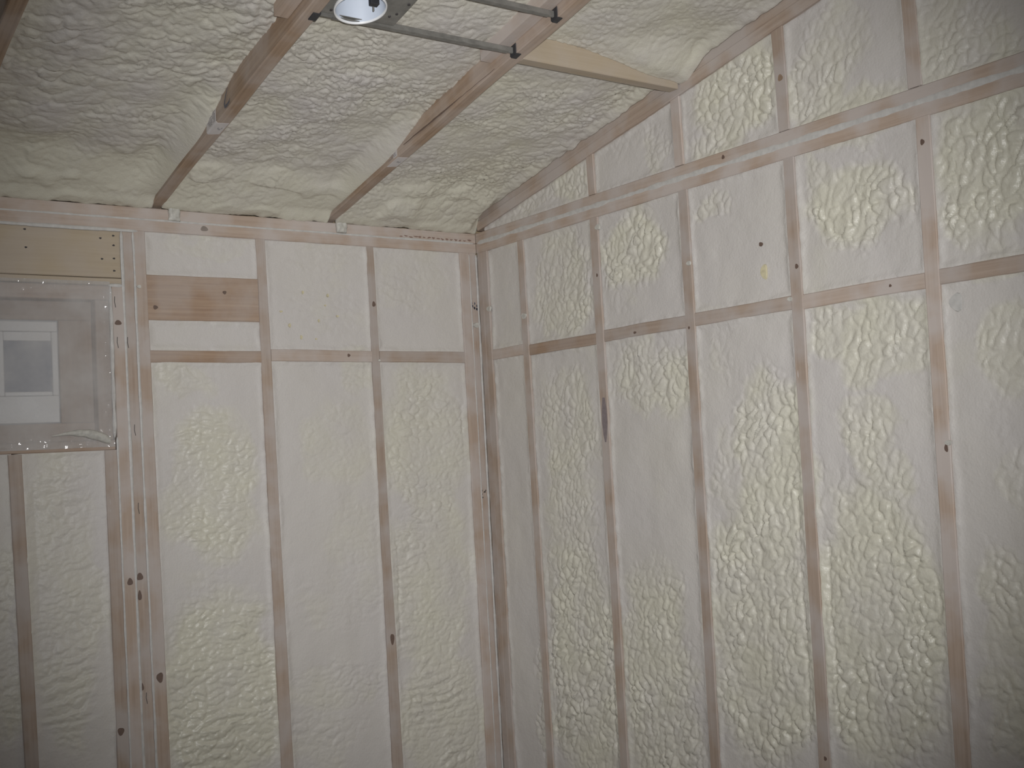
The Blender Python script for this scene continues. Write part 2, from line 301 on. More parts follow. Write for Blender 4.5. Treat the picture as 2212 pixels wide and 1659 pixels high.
# left wall: name, edges, range
for key, a, b, z0, z1, lab, h1, mt in [
    ('L1', ex(-0.4573, -0.4655), ex(-0.4150, -0.4385), 0.04, ZP, 'left-wall stud nearest the corner, second stud from the corner post, pinkish tan', 0, MW),
    ('L2', ex(-0.8655, -0.8800), ex(-0.8210, -0.8470), 0.04, ZP, 'left-wall stud at the right end of the wide brown board', 0, MW),
    ('K1', ex(-1.2650, -1.2840), ex(-1.2235, -1.2480), 0.04, ZP, 'rightmost board of the built-up post beside the window, meeting the foam bay', 0, MW),
    ('K2', ex(-1.3040, -1.3200), ex(-1.2660, -1.2850), 0.04, ZP, 'second board from the right in the built-up post beside the window', -0.001, MW),
    ('K3', ex(-1.3430, -1.3570), ex(-1.3050, -1.3210), 0.04, 2.215, 'third board from the right in the window post, large dark knot near its top', 0, MW),
    ('K4', ex(-1.3830, -1.3960), ex(-1.3440, -1.3580), 0.04, 1.712, 'leftmost board of the window post, ending under the plastic-covered sill', -0.001, MW),
    ('CL', ex(-0.0669, -0.0745), ex(-0.0290, -0.0330), 0.04, ZP, 'left-wall end stud forming the left edge of the corner post', 0, MW),
    ('CP', ex(-0.0285, -0.0325), ex(0.0, 0.0), 0.04, ZP, 'pale misted filler board in the middle of the corner post', -0.002, MW)]:
    studs[key] = stud(PL, a, b, z0, z1, lab, mt, seed=len(studs) * 3, h1=h1)
crip = stud(PL, ex(-1.632, -1.6821), ex(-1.5951, -1.6424), 0.04, 1.711, 'short stud under the window sill, at the left edge of the photo', MW, 77, name='cripple_stud')
RW = {'R1': (ex(-0.3118, -0.2985), ex(-0.2740, -0.2615)), 'R2': (ex(-0.7060, -0.7110), ex(-0.6680, -0.6710)), 'R3': (ex(-1.1107, -1.1270), ex(-1.0720, -1.0880)),
      'R4': (ex(-1.5120, -1.5310), ex(-1.4726, -1.4925)), 'R5': (ex(-1.9161, -1.9410), ex(-1.8748, -1.9020)), 'CR': (ex(-0.0795, -0.0680), ex(-0.0400, -0.0300)), 'CS': (ex(-0.0390, -0.0290), ex(-0.0010, -0.0010))}
labs = {'R1': 'right-wall stud nearest the corner post, narrowest looking of the right-wall studs', 'R2': 'right-wall stud with a dark bluish stain at mid height, second from the corner post',
        'R3': 'right-wall stud in the middle of the right wall, third from the corner post', 'R4': 'right-wall stud with a small knot above the blocking, fourth from the corner post',
        'R5': 'rightmost tall stud of the right wall, orange-brown at its foot', 'CR': 'right-wall end stud forming the right edge of the corner post', 'CS': 'right-wall filler board in the corner post, beside the inside corner'}
for k, (a, b) in RW.items():
    studs[k] = stud(PR, a, b, 0.04, ZP, labs[k], MW, seed=len(studs) * 5, h1=0.0 if k != 'CS' else -0.002)
# top plates
def plate(P, u0, u1, z0, z1, label, seed, mat=MW):
    return tag(beam('top_plate', P, ((u0, z0), (u0, z1), (u1, z1), (u1, z0)), D0, 0.0, mat, seed=seed, wob=0.0009), label, 'top plate')
plate(PL, -4.4, -0.001, ZM + 0.0005, ZT, 'upper top plate of the left wall, under the rafter ends', 1)
plate(PL, -4.4, -0.001, ZP, ZM - 0.0005, 'lower top plate of the left wall, on top of its studs', 2)
plate(PR, -4.9, -0.001, ZM + 0.0005, ZT, 'upper top plate of the right wall, under the short gable studs', 3)
plate(PR, -4.9, -0.001, ZP, ZM - 0.0005, 'lower top plate of the right wall, on top of its tall studs', 4)
# blocking
def block(P, u0, u1, z0, z1, label, seed, mat=MW, tilt=0.0, name='blocking', h1=-0.001, cat='blocking'):
    return tag(beam(name, P, ((u0, z0), (u0, z1), (u1, z1 + tilt), (u1, z0 + tilt)), D0, h1, mat, seed=seed, n=8, wob=0.0016), label, cat)
B0 = 1.980; B1 = 2.018
blocks = {}
blocks['wide'] = block(PL, -1.2465, -0.879, 2.113, 2.255, 'wide dark brown board set flat between the window post and the next stud', 5, MB, name='flat_blocking')
blocks['a'] = block(PL, -1.2435, -0.8775, B0 - .002, B1 - .001, 'horizontal blocking below the wide brown board', 6, MB, -0.001)
blocks['b'] = block(PL, -0.8415, -0.4640, B0 + .002, B1 + .004, 'horizontal blocking in the middle of the left wall, with a nail stain', 7, MW, -0.003)
blocks['c'] = block(PL, -0.4330, -0.0735, B0, B1 + .001, 'left-wall blocking that ends at the corner post', 8, MW, -0.003)
rb = [(-0.0705, -0.2635, 'right-wall blocking from the corner post to the nearest stud'), (-0.3010, -0.6700, 'second right-wall blocking from the corner, rough and stained'),
      (-0.7105, -1.0845, 'third right-wall blocking from the corner, dark and splintered below'), (-1.1240, -1.4885, 'fourth right-wall blocking from the corner, even light tan'),
      (-1.5270, -1.8965, 'fifth right-wall blocking from the corner, left of the rightmost tall stud'), (-1.9360, -2.3, 'rightmost blocking of the right wall, running out of the photo')]
for i, (u0, u1, lab) in enumerate(rb):
    dz = (0, -0.006, 0.0, 0.002, 0.0, 0.003)[i]
    blocks[i] = block(PR, u0, u1, B0 + dz + .001, B1 + dz + .001, lab, 20 + i, MB if i == 1 else MW)
# sixth stud of the right wall carries the last blocking just outside the frame
studs['R6'] = stud(PR, ex(-2.330, -2.345), ex(-2.292, -2.307), 0.04, ZP, 'right-wall stud holding the far end of the rightmost blocking', MW, 91)
# rake plates and gable studs
def rake_z(u): return ZT + 0.003 + 0.185 * (-u)
for k, (lo, hi, lab) in enumerate([(0.0, 0.0345, 'lower sloping rake plate, resting on the gable studs'), (0.0355, 0.070, 'upper sloping rake plate, under the ceiling foam')]):
    q = ((-0.02, rake_z(-0.02) + lo), (-0.02, rake_z(-0.02) + hi), (-4.9, rake_z(-4.9) + hi), (-4.9, rake_z(-4.9) + lo))
    tag(beam('rake_plate', PR, q, D0, 0.004 - 0.003 * k, MR if 0 else MW, seed=30 + k, wob=0.0016), lab, 'rake plate')
G = {'g2': (-0.7085, -0.672, 'shortest gable stud, nearest the corner'), 'g3': (-1.1185, -1.0805, 'second gable stud from the corner, above the third tall stud'),
     'g4': (-1.5225, -1.4835, 'third gable stud from the corner, with a round knot'), 'g5': (-1.9275, -1.888, 'rightmost and tallest gable stud in the photo')}
for i, (k, (a, b, lab)) in enumerate(G.items()):
    o = beam('gable_stud', PR, ((a, ZT + .001), (b, ZT + .001), (b + .003, rake_z(b) + 0.0), (a + .003, rake_z(a) + 0.0)), D0, -0.001, MW, seed=60 + i, n=10); studs[k] = tag(o, lab, 'stud')
# window header and sill
tag(beam('window_header', PL, ((-2.55, 2.240), (-2.55, 2.388), (-1.322, 2.388), (-1.322, 2.240)), D0, -0.003, MH, seed=41, wob=0.0006), 'deep smooth tan header board over the window', 'header')
hdr = bpy.data.objects['window_header']
tag(beam('header_plate', PL, ((-2.55, 2.2165), (-2.55, 2.2385), (-1.3225, 2.2385), (-1.3225, 2.2165)), D0, -0.001, MH, seed=42, wob=0.0009), 'thin board strip under the window header, behind the plastic edge', 'header plate')
tag(beam('window_head_trimmer', PL, ((-2.45, 2.172), (-2.45, 2.216), (-1.358, 2.216), (-1.358, 2.172)), D0, -0.012, MB, seed=43, wob=0.0009), 'brown head board of the window opening, seen through plastic', 'head board')
tag(beam('rough_sill', PL, ((-2.45, 1.712), (-2.45, 1.743), (-1.3600, 1.743), (-1.3600, 1.7125)), D0, 0.0, MB, seed=44, wob=0.001), 'reddish brown rough sill board at the bottom of the window opening', 'sill')
tag(beam('window_jamb_stud', PL, ((-1.4025, 1.744), (-1.3610, 1.744), (-1.3600, 2.171), (-1.4025, 2.171)), D0, -0.014, MB, seed=45, wob=0.001), 'brown jamb board at the right side of the window opening, behind plastic', 'jamb')
# plywood buck round the window unit, set back in the wall
bk = bpy.data.objects.new('window_buck', None); C.objects.link(bk); bk.location = (0, 0, 0); tag(bk, 'brown board surround filling the opening around the small white window', 'window surround')
bz = -0.055
def bq(x0, x1, z0, z1, s): beam('surround_board', PL, ((x0, z0), (x0, z1), (x1, z1), (x1, z0)), bz - 0.012, bz, MB, parent=bk, seed=s)
bq(-2.41, -1.404, 2.112, 2.171, 50); bq(-2.41, -1.404, 1.7445, 1.800, 51)
o = beam('surround_board', PL, ((-1.500, 1.801), (-1.404, 1.801), (-1.404, 2.111), (-1.500, 2.111)), bz - 0.012, bz, MB, parent=bk, seed=52)
o = beam('surround_board', PL, ((-2.41, 1.801), (-2.33, 1.801), (-2.33, 2.111), (-2.41, 2.111)), bz - 0.012, bz, MB, parent=bk, seed=53)
# ------------------------------------------------------------------ window unit
wn = bpy.data.objects.new('window_1', None); C.objects.link(wn); wn['kind'] = 'structure'
def wb(n, x0, x1, z0, z1, y0, y1, m=None): return box(n, (x0, y0, z0), (x1, y1, z1), m or M_vinyl, wn, 0.002)
wy0, wy1 = 0.060, 0.088
fr = [wb('window_frame', -2.327, -1.503, 2.078, 2.108, wy0, wy1), wb('window_frame', -2.327, -1.503, 1.803, 1.884, wy0, wy1),
      wb('window_frame', -1.520, -1.503, 1.885, 2.077, wy0, wy1), wb('window_frame', -2.327, -2.310, 1.885, 2.077, wy0, wy1),
      wb('sash', -1.675, -1.655, 1.885, 2.077, wy0 + .004, wy1), wb('sash', -1.654, -1.5205, 2.050, 2.077, wy0 + .006, wy1), wb('sash', -1.654, -1.5205, 1.885, 1.897, wy0 + .006, wy1),
      wb('sash', -2.309, -1.676, 2.050, 2.077, wy0 + .010, wy1), wb('sash', -2.309, -1.676, 1.885, 1.897, wy0 + .010, wy1)]
mg, nd, lk, p = nt('window_glass'); p.inputs['Base Color'].default_value = (0.36, 0.39, 0.46, 1); p.inputs['Roughness'].default_value = 0.15
p.inputs['Transmission Weight'].default_value = 0.25
box('glass_pane', (-1.654, 0.078, 1.896), (-1.520, 0.082, 2.052), mg, wn, 0); box('glass_pane', (-2.309, 0.080, 1.896), (-1.676, 0.084, 2.052), mg, wn, 0)
# ------------------------------------------------------------------ foam
fL = wall_h(LM, 'L'); fR = wall_h(RM, 'R')
def bay(P, eL, eR, z0, z1, label, f, seed, z1b=None):
    z1b = z1 if z1b is None else z1b
    foam(label, P, ((eL(z0), z0), (eR(z0), z0), (eR(z1b), z1b), (eL(z1), z1)), f, seed=seed)
K1r = ex(-1.2235, -1.2480); L2l = ex(-0.8655, -0.8800); L2r = ex(-0.8210, -0.8470); L1l = ex(-0.4573, -0.4655); L1r = ex(-0.4150, -0.4385); CLl = ex(-0.0669, -0.0745)
K4l = ex(-1.3830, -1.3960); crl = ex(-1.632, -1.6821); crr = ex(-1.5951, -1.6424)
bay(PL, K1r, L2l, 0.06, 1.978, 'tall foam bay right of the window post, with deep sagging ripples low down', fL, 1)
bay(PL, K1r, L2l, 2.0175, 2.113, 'small smooth foam patch between the wide brown board and the blocking', fL, 2)
bay(PL, K1r, L2l, 2.255, ZP, 'small smooth foam patch above the wide brown board', fL, 3)
bay(PL, L2r, L1l, 0.06, 1.980, 'tall mostly smooth foam bay in the middle of the left wall', fL, 4)
bay(PL, L2r, L1l, 2.0215, ZP, 'square foam bay in the middle of the left wall, under the top plate', fL, 5)
bay(PL, L1r, CLl, 0.06, 1.979, 'tall finely rippled foam bay left of the corner post', fL, 6)
bay(PL, L1r, CLl, 2.018, ZP, 'square foam bay left of the corner post, under the top plate', fL, 7)
bay(PL, crr, K4l, 0.06, 1.712, 'foam bay under the window between the short stud and the window post', fL, 8)
bay(PL, lambda z: -2.05, crl, 0.06, 1.712, 'foam bay at the left edge of the photo, left of the short stud', fL, 9)
e = RW
def rbay(k1, k2, z0, z1, label, seed): bay(PR, (lambda z: e[k2][1](z)) if isinstance(k2, str) else (lambda z: k2), e[k1][0], z0, z1, label, fR, seed)
names = ['CR', 'R1', 'R2', 'R3', 'R4', 'R5']; e['R6'] = (ex(-2.330, -2.345), ex(-2.292, -2.307))
lo = ['narrow tall smooth foam bay right of the corner post', 'tall foam bay with bubbly lower half, between the first two right-wall studs', 'tall foam bay, smooth midway, rough above and below, left of the middle right-wall stud',
      'tall very bubbly foam bay right of the middle right-wall stud', 'tall foam bay left of the rightmost tall stud, coarse bubbles in its lower half', 'tall pale foam bay at the right edge of the photo']
hi = ['narrow smooth foam patch right of the corner post, under the top plate', 'foam square with a rough yellowish patch, between the first two right-wall studs', 'foam square with a wedge of ridges in its upper middle, above the dark blocking',
      'smoothest foam square of the right wall, with one yellow fleck', 'foam square with a round cluster of large bubbles, left of the rightmost tall stud', 'foam square at the right edge of the photo, blistered all over']
for i, k in enumerate(names):
    k2 = (names + ['R6'])[i + 1]; dz = (0, -0.006, 0.0, 0.002, 0.0, 0.003)[i]
    rbay(k, k2, 0.06, B0 + dz, lo[i], 20 + i); rbay(k, k2, B1 + dz + .002, ZP, hi[i], 30 + i)
gl = ['thin foam wedge beside the corner, above the right wall plates', 'smooth gable foam panel between the two shortest gable studs', 'bumpy gable foam panel left of the gable stud with a round knot',
      'gable foam panel left of the rightmost gable stud, with a smooth pale oval', 'gable foam panel in the top right corner of the photo']
gs = [(-0.06, None), ('g2',), ('g3',), ('g4',), ('g5',), (-2.6,)]
edges = [(-0.06, G['g2'][1]), (G['g2'][0], G['g3'][1]), (G['g3'][0], G['g4'][1]), (G['g4'][0], G['g5'][1]), (G['g5'][0], -2.6)]
for i, (u1, u0) in enumerate(edges):
    foam(gl[i], PR, ((u0, ZT), (u1, ZT), (u1, rake_z(u1)), (u0, rake_z(u0))), fR, seed=50 + i)
# ceiling foam
RX = [(-0.600, 'rafter over the middle of the ceiling, nearest the right wall'), (-1.207, 'rafter with a paper tag and black ink mark, second from the right wall'), (-1.815, 'dark rafter in the top left corner of the photo')]
def ceil_h(x_right_is_rake, ramp_wall=True, shallow_right=False):
    def f(u, v, dl, dr, db, dt, seed):
        y = v; sc = 1.35 if float(u.max()) < -1.2 else 1.0
        kk = sst(-0.3, 0.3, fbm(u * 3.5, v * 3.5, 71, 2)); D = (0.35 + 0.4 * kk) * lumps(u + 0.25 * v, v, 25, 0.050 * sc, 0.045 * sc) + (0.65 - 0.4 * kk) * lumps(u - 0.3 * v, v, 28, 0.027 * sc, 0.024 * sc)
        big = fbm(u * 5.5, v * 5.5, seed, 3)
        near = 1 - sst(0.03, 0.42, -y)
        base = 0.066 - 0.066 * (1 - sst(-0.02, 0.26, -y)) + (0.014 * big)
        amp = 0.0175 * (1 - 0.35 * near) * (0.5 + 0.5 * sst(-0.4, 0.3, fbm(u * 4, v * 4, seed + 9)))
        h = base - amp * (D - 0.45) - 0.018 * near * sst(0.0, 0.5, fbm(u * 8, v * 12, seed + 2, 2))
        # smooth fillet climbing down the rafter's left side close to the wall
        if not x_right_is_rake:
            fil = (1 - sst(0.0, 0.075, dr)) * (1 - sst(0.40, 0.75, -y)); h = h * (1 - fil) + fil * (0.012 + 0.02 * dr / 0.075)
        else:
            fil = 1 - sst(0.0, 0.045, dr); h = h * (1 - fil) + fil * (0.051 + 0.008 * fbm(u * 26, v * 26, seed + 5))
        if x_right_is_rake and dt.min() >= 0 and float(v.max()) < -1.0:
            k = (1 - sst(0.03, 0.13, dt)) * sst(-0.40, -0.08, u); h = h * (1 - k) + k * (0.022 + 0.5 * (h - base))
        h = np.maximum(h, -0.004)
        e = 1 - sst(0.0, 0.05, -y); h = h * (1 - e) + e * (-0.0095 + 0.0065 * fbm(u * 26, v * 26, seed))
        r = np.clip(0.55 + 0.5 * near + 0.5 * big, 0, 1)
        return -h, r
    return f
def PCd(x, y, h): return (x, y, 2.475 + SL * y - h)
def cbay(x0, x1, y0, y1, label, f, seed): foam(label, PCd, ((x0, y1), (x1, y1), (x1, y0), (x0, y0)), f, seed=seed, res=0.0042, back=-0.17, out=0.003)
hw = 0.019
cbay(-0.600 + hw, -0.004, -0.0, -1.090, 'ceiling foam between the corner, the rake plate and the wooden ceiling block', ceil_h(True), 61)
cbay(-0.600 + hw, -0.004, -1.130, -2.60, 'ceiling foam beyond the wooden block, at the top right', ceil_h(True), 62)
cbay(-1.207 + hw, -0.600 - hw, -0.0, -2.60, 'ceiling foam in the middle bay behind the round light', ceil_h(False), 63)
cbay(-1.815 + hw, -1.207 - hw, -0.0, -2.60, 'ceiling foam in the top left bay, left of the tagged rafter', ceil_h(False), 64)
cbay(-2.42, -1.815 - hw, -0.0, -2.60, 'ceiling foam left of the dark corner rafter', ceil_h(False), 65)
# rafters
rafters = []
for i, (x, lab) in enumerate(RX):
    V = []; y0, y1 = 0.06, -4.6; n = 70; gr = []
    for k in range(n + 1):
        y = y0 + (y1 - y0) * k / n
        wv = 0.0015 * math.sin(k * 0.7 + i); 
        for (sx, h) in ((-1, 0.184), (-1, 0.003), (-0.86, 0.0), (0.86, 0.0), (1, 0.003), (1, 0.184)):
            V.append(PC(x + sx * hw + wv, y, h)); gr.append((-y, sx * hw, h))
    F = [(k * 6 + j, k * 6 + (j + 1) % 6, k * 6 + 6 + (j + 1) % 6, k * 6 + 6 + j) for k in range(n) for j in range(6)] + [(0, 1, 2, 3, 4, 5), tuple(n * 6 + j for j in (5, 4, 3, 2, 1, 0))]
    o = mesh_obj('rafter', V, F, MR, None, gr); bm = bmesh.new(); bm.from_mesh(o.data); bmesh.ops.recalc_face_normals(bm, faces=bm.faces); bm.to_mesh(o.data); bm.free()
    tag(o, lab, 'rafter'); rafters.append(o)
# cross block between rafter and rake, and misted scabs against two rafters
cb = box('ceiling_block', (-0.580, -1.1285, 2.690), (-0.010, -1.0905, 2.830), MH, bev=0.002); tag(cb, 'tan wooden block spanning from the rafter to the sloping rake plate', 'ceiling block')
def scab(xr, ya, yb, lab):
    V = []; gr = []
    for (dx, ) in ((-0.036,), (-0.0005,)):
        for (y, h) in ((ya, 0.030), (yb, 0.030), (yb, 0.15), (ya, 0.15)): V.append(PC(xr - hw + dx, y, h)); gr.append((y, h, dx))
    o = mesh_obj('scab_board', V, [(0, 1, 2, 3), (7, 6, 5, 4), (0, 4, 5, 1), (1, 5, 6, 2), (2, 6, 7, 3), (3, 7, 4, 0)], MW, None, gr)
    tag(o, lab, 'scab board')
scab(-0.600, -1.035, -1.80, 'pale overspray-covered board end against the middle rafter, beside the light bars')
scab(-1.207, -1.06, -1.80, 'pale overspray-covered board end against the tagged rafter, near its top')
# ------------------------------------------------------------------ recessed light
rl = bpy.data.objects.new('recessed_light', None); C.objects.link(rl); rl.location = (0, 0, 0)
tag(rl, 'round white recessed ceiling light in a grey metal pan hung on bars between two rafters', 'ceiling light')
cx, cy, cr, ch = -1.106, -1.200, 0.0605, 0.004
def ring_pts(r, h, n=48): return [PC(cx + r * math.cos(2 * math.pi * k / n), cy + r * math.sin(2 * math.pi * k / n), h) for k in range(n)]
def rings(name, rs, mat, cap=False, n=48):
    V = []; F = []
    for r, h in rs: V += ring_pts(r, h)
    for i in range(len(rs) - 1): F += [(i * n + k, i * n + (k + 1) % n, i * n + n + (k + 1) % n, i * n + n + k) for k in range(n)]
    if cap: F.append(tuple((len(rs) - 1) * n + k for k in range(n)))
    o = mesh_obj(name, V, F, mat, rl, smooth=True); 
    return o
rings('light_can', [(cr, ch - 0.006), (cr - 0.002, ch + 0.0), (cr - 0.003, ch + 0.055), (cr - 0.012, ch + 0.078), (cr - 0.04, ch + 0.090)], M_can, True)
rings('trim_ring', [(cr + 0.0005, ch + 0.004), (cr + 0.003, ch - 0.003), (cr + 0.0015, ch - 0.0075), (cr - 0.001, ch - 0.006), (cr - 0.0015, ch + 0.004)], M_vinyl)
# pan with a round hole
n = 48; V = []; F = []; px0, px1, py0, py1 = -1.184, -0.990, -1.150, -1.345
for lev in (0.006, 0.0075):
    for k in range(n):
        a = 2 * math.pi * k / n; V.append(PC(cx + (cr + .001) * math.cos(a), cy + (cr + .001) * math.sin(a), lev))
    for k in range(n):
        a = 2 * math.pi * k / n; dx, dy = math.cos(a), math.sin(a)
        tx = ((px1 - cx) / dx if dx > 1e-6 else (px0 - cx) / dx if dx < -1e-6 else 9); ty = ((py0 - cy) / dy if dy > 1e-6 else (py1 - cy) / dy if dy < -1e-6 else 9); t_ = min(tx, ty)
        V.append(PC(cx + dx * t_, cy + dy * t_, lev))
# add exact corners by snapping nearest border points
for (qx, qy) in ((px0, py0), (px1, py0), (px0, py1), (px1, py1)):
    best = min(range(n), key=lambda k: (V[n + k][0] - qx) ** 2 + (V[n + k][1] - qy) ** 2)
    V[n + best] = PC(qx, qy, 0.006); V[3 * n + best] = PC(qx, qy, 0.0075)
for k in range(n):
    j = (k + 1) % n; F += [(k, j, n + j, n + k), (2 * n + k, 3 * n + k, 3 * n + j, 2 * n + j), (n + k, n + j, 3 * n + j, 3 * n + k), (k, 2 * n + k, 2 * n + j, j)]
pan = mesh_obj('mounting_pan', V, F, M_steel, rl)
for i, (hx, hy) in enumerate([(-1.020, -1.185), (-1.008, -1.200), (-1.035, -1.300), (-1.165, -1.165), (-1.000, -1.245), (-1.175, -1.32)]):
    disc('pan_hole', PCd, hx, hy, -0.0045, 0.0035, M_dark, pan, 1.1, i)
def sbox(name, x0, x1, y0, y1, h0, h1, mat, parent):
    V = [PC(x, y, h) for h in (h0, h1) for (x, y) in ((x0, y0), (x1, y0), (x1, y1), (x0, y1))]
    o = mesh_obj(name, V, [(0, 3, 2, 1), (4, 5, 6, 7), (0, 1, 5, 4), (1, 2, 6, 5), (2, 3, 7, 6), (3, 0, 4, 7)], mat, parent)
    bm = bmesh.new(); bm.from_mesh(o.data); bmesh.ops.recalc_face_normals(bm, faces=bm.faces); bmesh.ops.bevel(bm, geom=bm.edges[:], offset=min(0.0012, abs(h1 - h0) / 4), segments=1, affect='EDGES'); bm.to_mesh(o.data); bm.free(); return o
for (yb, ) in ((-1.137,), (-1.318,)):
    b = sbox('hanger_bar', -1.188, -0.6205, yb - 0.003, yb + 0.003, 0.004, 0.020, M_steel, rl); b['label'] = 'thin galvanised bar'
    sbox('bar_flange', -1.150, -0.640, yb - 0.010, yb + 0.003, 0.002, 0.004, M_steel, b)
    for sx in (-1, 1):
        xe = -0.6195 if sx > 0 else -1.1875
        sbox('mounting_clip', xe - 0.003, xe - 0.0005 if sx > 0 else xe + 0.003, yb - 0.016, yb + 0.012, -0.001, 0.026, M_clip, b)
        if sx > 0: sbox('mounting_clip', xe - 0.002, xe + 0.016, yb - 0.014, yb + 0.010, -0.0035, -0.0005, M_clip, b)
        else: sbox('mounting_clip', xe - 0.018, xe + 0.002, yb - 0.016, yb + 0.014, -0.0035, -0.0005, M_clip, b)
sk = sbox('socket_bracket', cx + 0.018, cx + 0.040, cy - 0.022, cy - 0.008, 0.006, 0.070, M_clip, rl)
sbox('bracket_screw', cx + 0.030, cx + 0.034, cy - 0.007, cy - 0.002, -0.003, 0.020, M_steel, sk)
sbox('bracket_screw', cx - 0.040, cx - 0.024, cy - 0.052, cy - 0.048, 0.020, 0.030, M_clip, sk)
# ------------------------------------------------------------------ paper tags on the rafters
def paper(xr, y, rf, lab, seed):
    t = bpy.data.objects.new('paper_tag', None); C.objects.link(t); tag(t, lab, 'paper tag', None)
    d = 0.0008; ln = 0.062
    V = [PC(xr - hw - d, y - ln / 2, 0.052), PC(xr - hw - d, y + ln / 2 + .006, 0.050), PC(xr - hw - d, y + ln / 2 + .010, 0.004), PC(xr - hw - d, y - ln / 2, 0.004),
         PC(xr - hw + .003, y + ln / 2 + .010, -d), PC(xr - hw + .003, y - ln / 2, -d), PC(xr + hw - .006, y + ln / 2, -d), PC(xr + hw - .003, y - ln / 2 - .004, -d)]
    Vb = [Vector(v) + Vector((0.0006, 0, 0.0006)) for v in V]
    V = V + [tuple(v) for v in Vb]
    F0 = [(0, 1, 2, 3), (3, 2, 4, 5), (5, 4, 6, 7)]
    F = F0 + [tuple(8 + k for k in reversed(f)) for f in F0] + [(0, 8, 9, 1), (6, 14, 15, 7), (1, 9, 10, 2), (2, 10, 12, 4), (4, 12, 14, 6), (7, 15, 13, 5), (5, 13, 11, 3), (3, 11, 8, 0)]
    mesh_obj('tag_sheet', V, F, M_paper, t)
    rng = random.Random(seed); V = []; F = []
    def stroke(pts):
        b = len(V); V.extend(pts); F.append((b, b + 1, b + 2, b + 3))
    for r in range(9):                       # the worn print: short dashes in rows
        hh = 0.008 + r * 0.0045; yy = y - ln / 2 + 0.004
        while yy < y + ln / 2 - 0.004:
            L_ = rng.uniform(0.002, 0.007)
            if rng.random() < 0.7: stroke([PC(xr - hw - 0.0013, yy, hh), PC(xr - hw - 0.0013, yy + L_, hh), PC(xr - hw - 0.0013, yy + L_, hh + 0.0016), PC(xr - hw - 0.0013, yy, hh + 0.0016)])
            yy += L_ + 0.002
    for r in range(4):
        xx = xr - 0.004 + r * 0.0035; yy = y - 0.004 + rng.uniform(-0.004, 0.004)
        stroke([PC(xx, yy, -0.0012), PC(xx + 0.0014, yy, -0.0012), PC(xx + 0.0014, yy + 0.008, -0.0012), PC(xx, yy + 0.008, -0.0012)])
    mesh_obj('printed_lines', V, F, M_ink, t)
paper(-0.600, -0.475, 0, 'white printed paper tag wrapped on the middle rafter', 3)
paper(-1.207, -0.545, 1, 'white printed paper tag wrapped on the rafter with the black ink mark', 4)
# black ink hook on the side of the tagged rafter, dark crack along the middle rafter, as parts of the rafters
def strip(name, pts, wd, mat, parent, P=PC, flat='side', xs=None):
    V = []; F = []
    for i, p in enumerate(pts):
        a = np.array(pts[max(i - 1, 0)]); b = np.array(pts[min(i + 1, len(pts) - 1)]); d = b - a; d = d / (np.linalg.norm(d) + 1e-9); nn = np.array([-d[1], d[0]])
        w_ = wd[i] if hasattr(wd, '__len__') else wd
        for s in (-1, 1):
            q = np.array(p) + nn * w_ / 2 * s
            V.append(PC(xs, q[0], q[1]) if flat == 'side' else P(q[0], q[1], xs))
    for i in range(len(pts) - 1): F.append((2 * i, 2 * i + 1, 2 * i + 3, 2 * i + 2))
    return mesh_obj(name, V, F, mat, parent)
xs = -1.207 - hw - 0.0022
strip('ink_mark', [(-0.672, 0.052), (-0.656, 0.036), (-0.645, 0.019), (-0.648, 0.009), (-0.664, 0.007), (-0.680, 0.010), (-0.684, 0.017)], [0.003, 0.007, 0.009, 0.009, 0.009, 0.007, 0.002], M_ink, rafters[1], xs=xs)
xs = -0.600 - hw - 0.0022; pts = []; wd = []; rng = random.Random(8)
for k in range(26):
    y = -0.55 - k * 0.020; pts.append((y, 0.019 - 0.013 * (k / 25.0) + rng.uniform(-.0008, .0008))); wd.append(0.0015 + 0.006 * math.sin(math.pi * min(1, (k + 1) / 18.0)) * rng.uniform(0.5, 1))
strip('bark_streak', pts, wd, M_knot, rafters[0], xs=xs)
# ------------------------------------------------------------------ knots, stains, nails
def kn(P, u, z, r, parent, asp=1.3, s=0, h=0.0, m=None): disc('knot', P, u, z, h, r, m or M_knot, parent, asp, s)
for (k, P, u, z, r, asp) in [('K2', PL, -1.300, 1.322, .0105, 1.1), ('K2', PL, -1.302, 1.265, .006, 2.6), ('K2', PL, -1.305, 0.99, .0055, 2.2), ('K1', PL, -1.250, 1.01, .011, 1.5), ('K3', PL, -1.339, 2.101, .011, .75),
        ('L1', PL, -0.4370, 1.011, .0085, 2.4), ('L1', PL, -0.448, 2.185, .007, 1.5), ('K3', PL, -1.330, 1.31, .009, 1.3), ('K4', PL, -1.372, 0.87, .010, 1.2),
        ('R3', PR, -1.100, 1.98, .004, 1.2), ('R4', PR, -1.516, 2.096, .006, 1.2), ('R4', PR, -1.500, 0.80, .005, 1.2), ('R5', PR, -1.921, 1.60, .005, 2.2), ('R2', PR, -0.695, 2.20, .004, 1.6), ('R5', PR, -1.918, 2.33, .006, 1.3)]:
    o = studs[k]; kn(P, u, z, r, o, asp, int(abs(u * 100)))
kn(PR, -1.503, 2.612, .009, studs['g4'], 1.1, 5, -0.001, plain('pale_knot', (0.27, 0.19, 0.13), 0.6))
kn(PL, -0.995, 2.207, .007, blocks['wide'], 0.9, 2, -0.001); kn(PL, -1.222, 2.152, .008, blocks['wide'], 0.9, 3, -0.001)
kn(PL, -0.555, 2.003, .006, blocks['b'], 1, 4, -0.001); kn(PR, -1.80, 2.002, .004, blocks[4], 1, 5, -0.001); kn(PR, -0.86, 1.993, .007, blocks[2], .6, 6, -0.001)
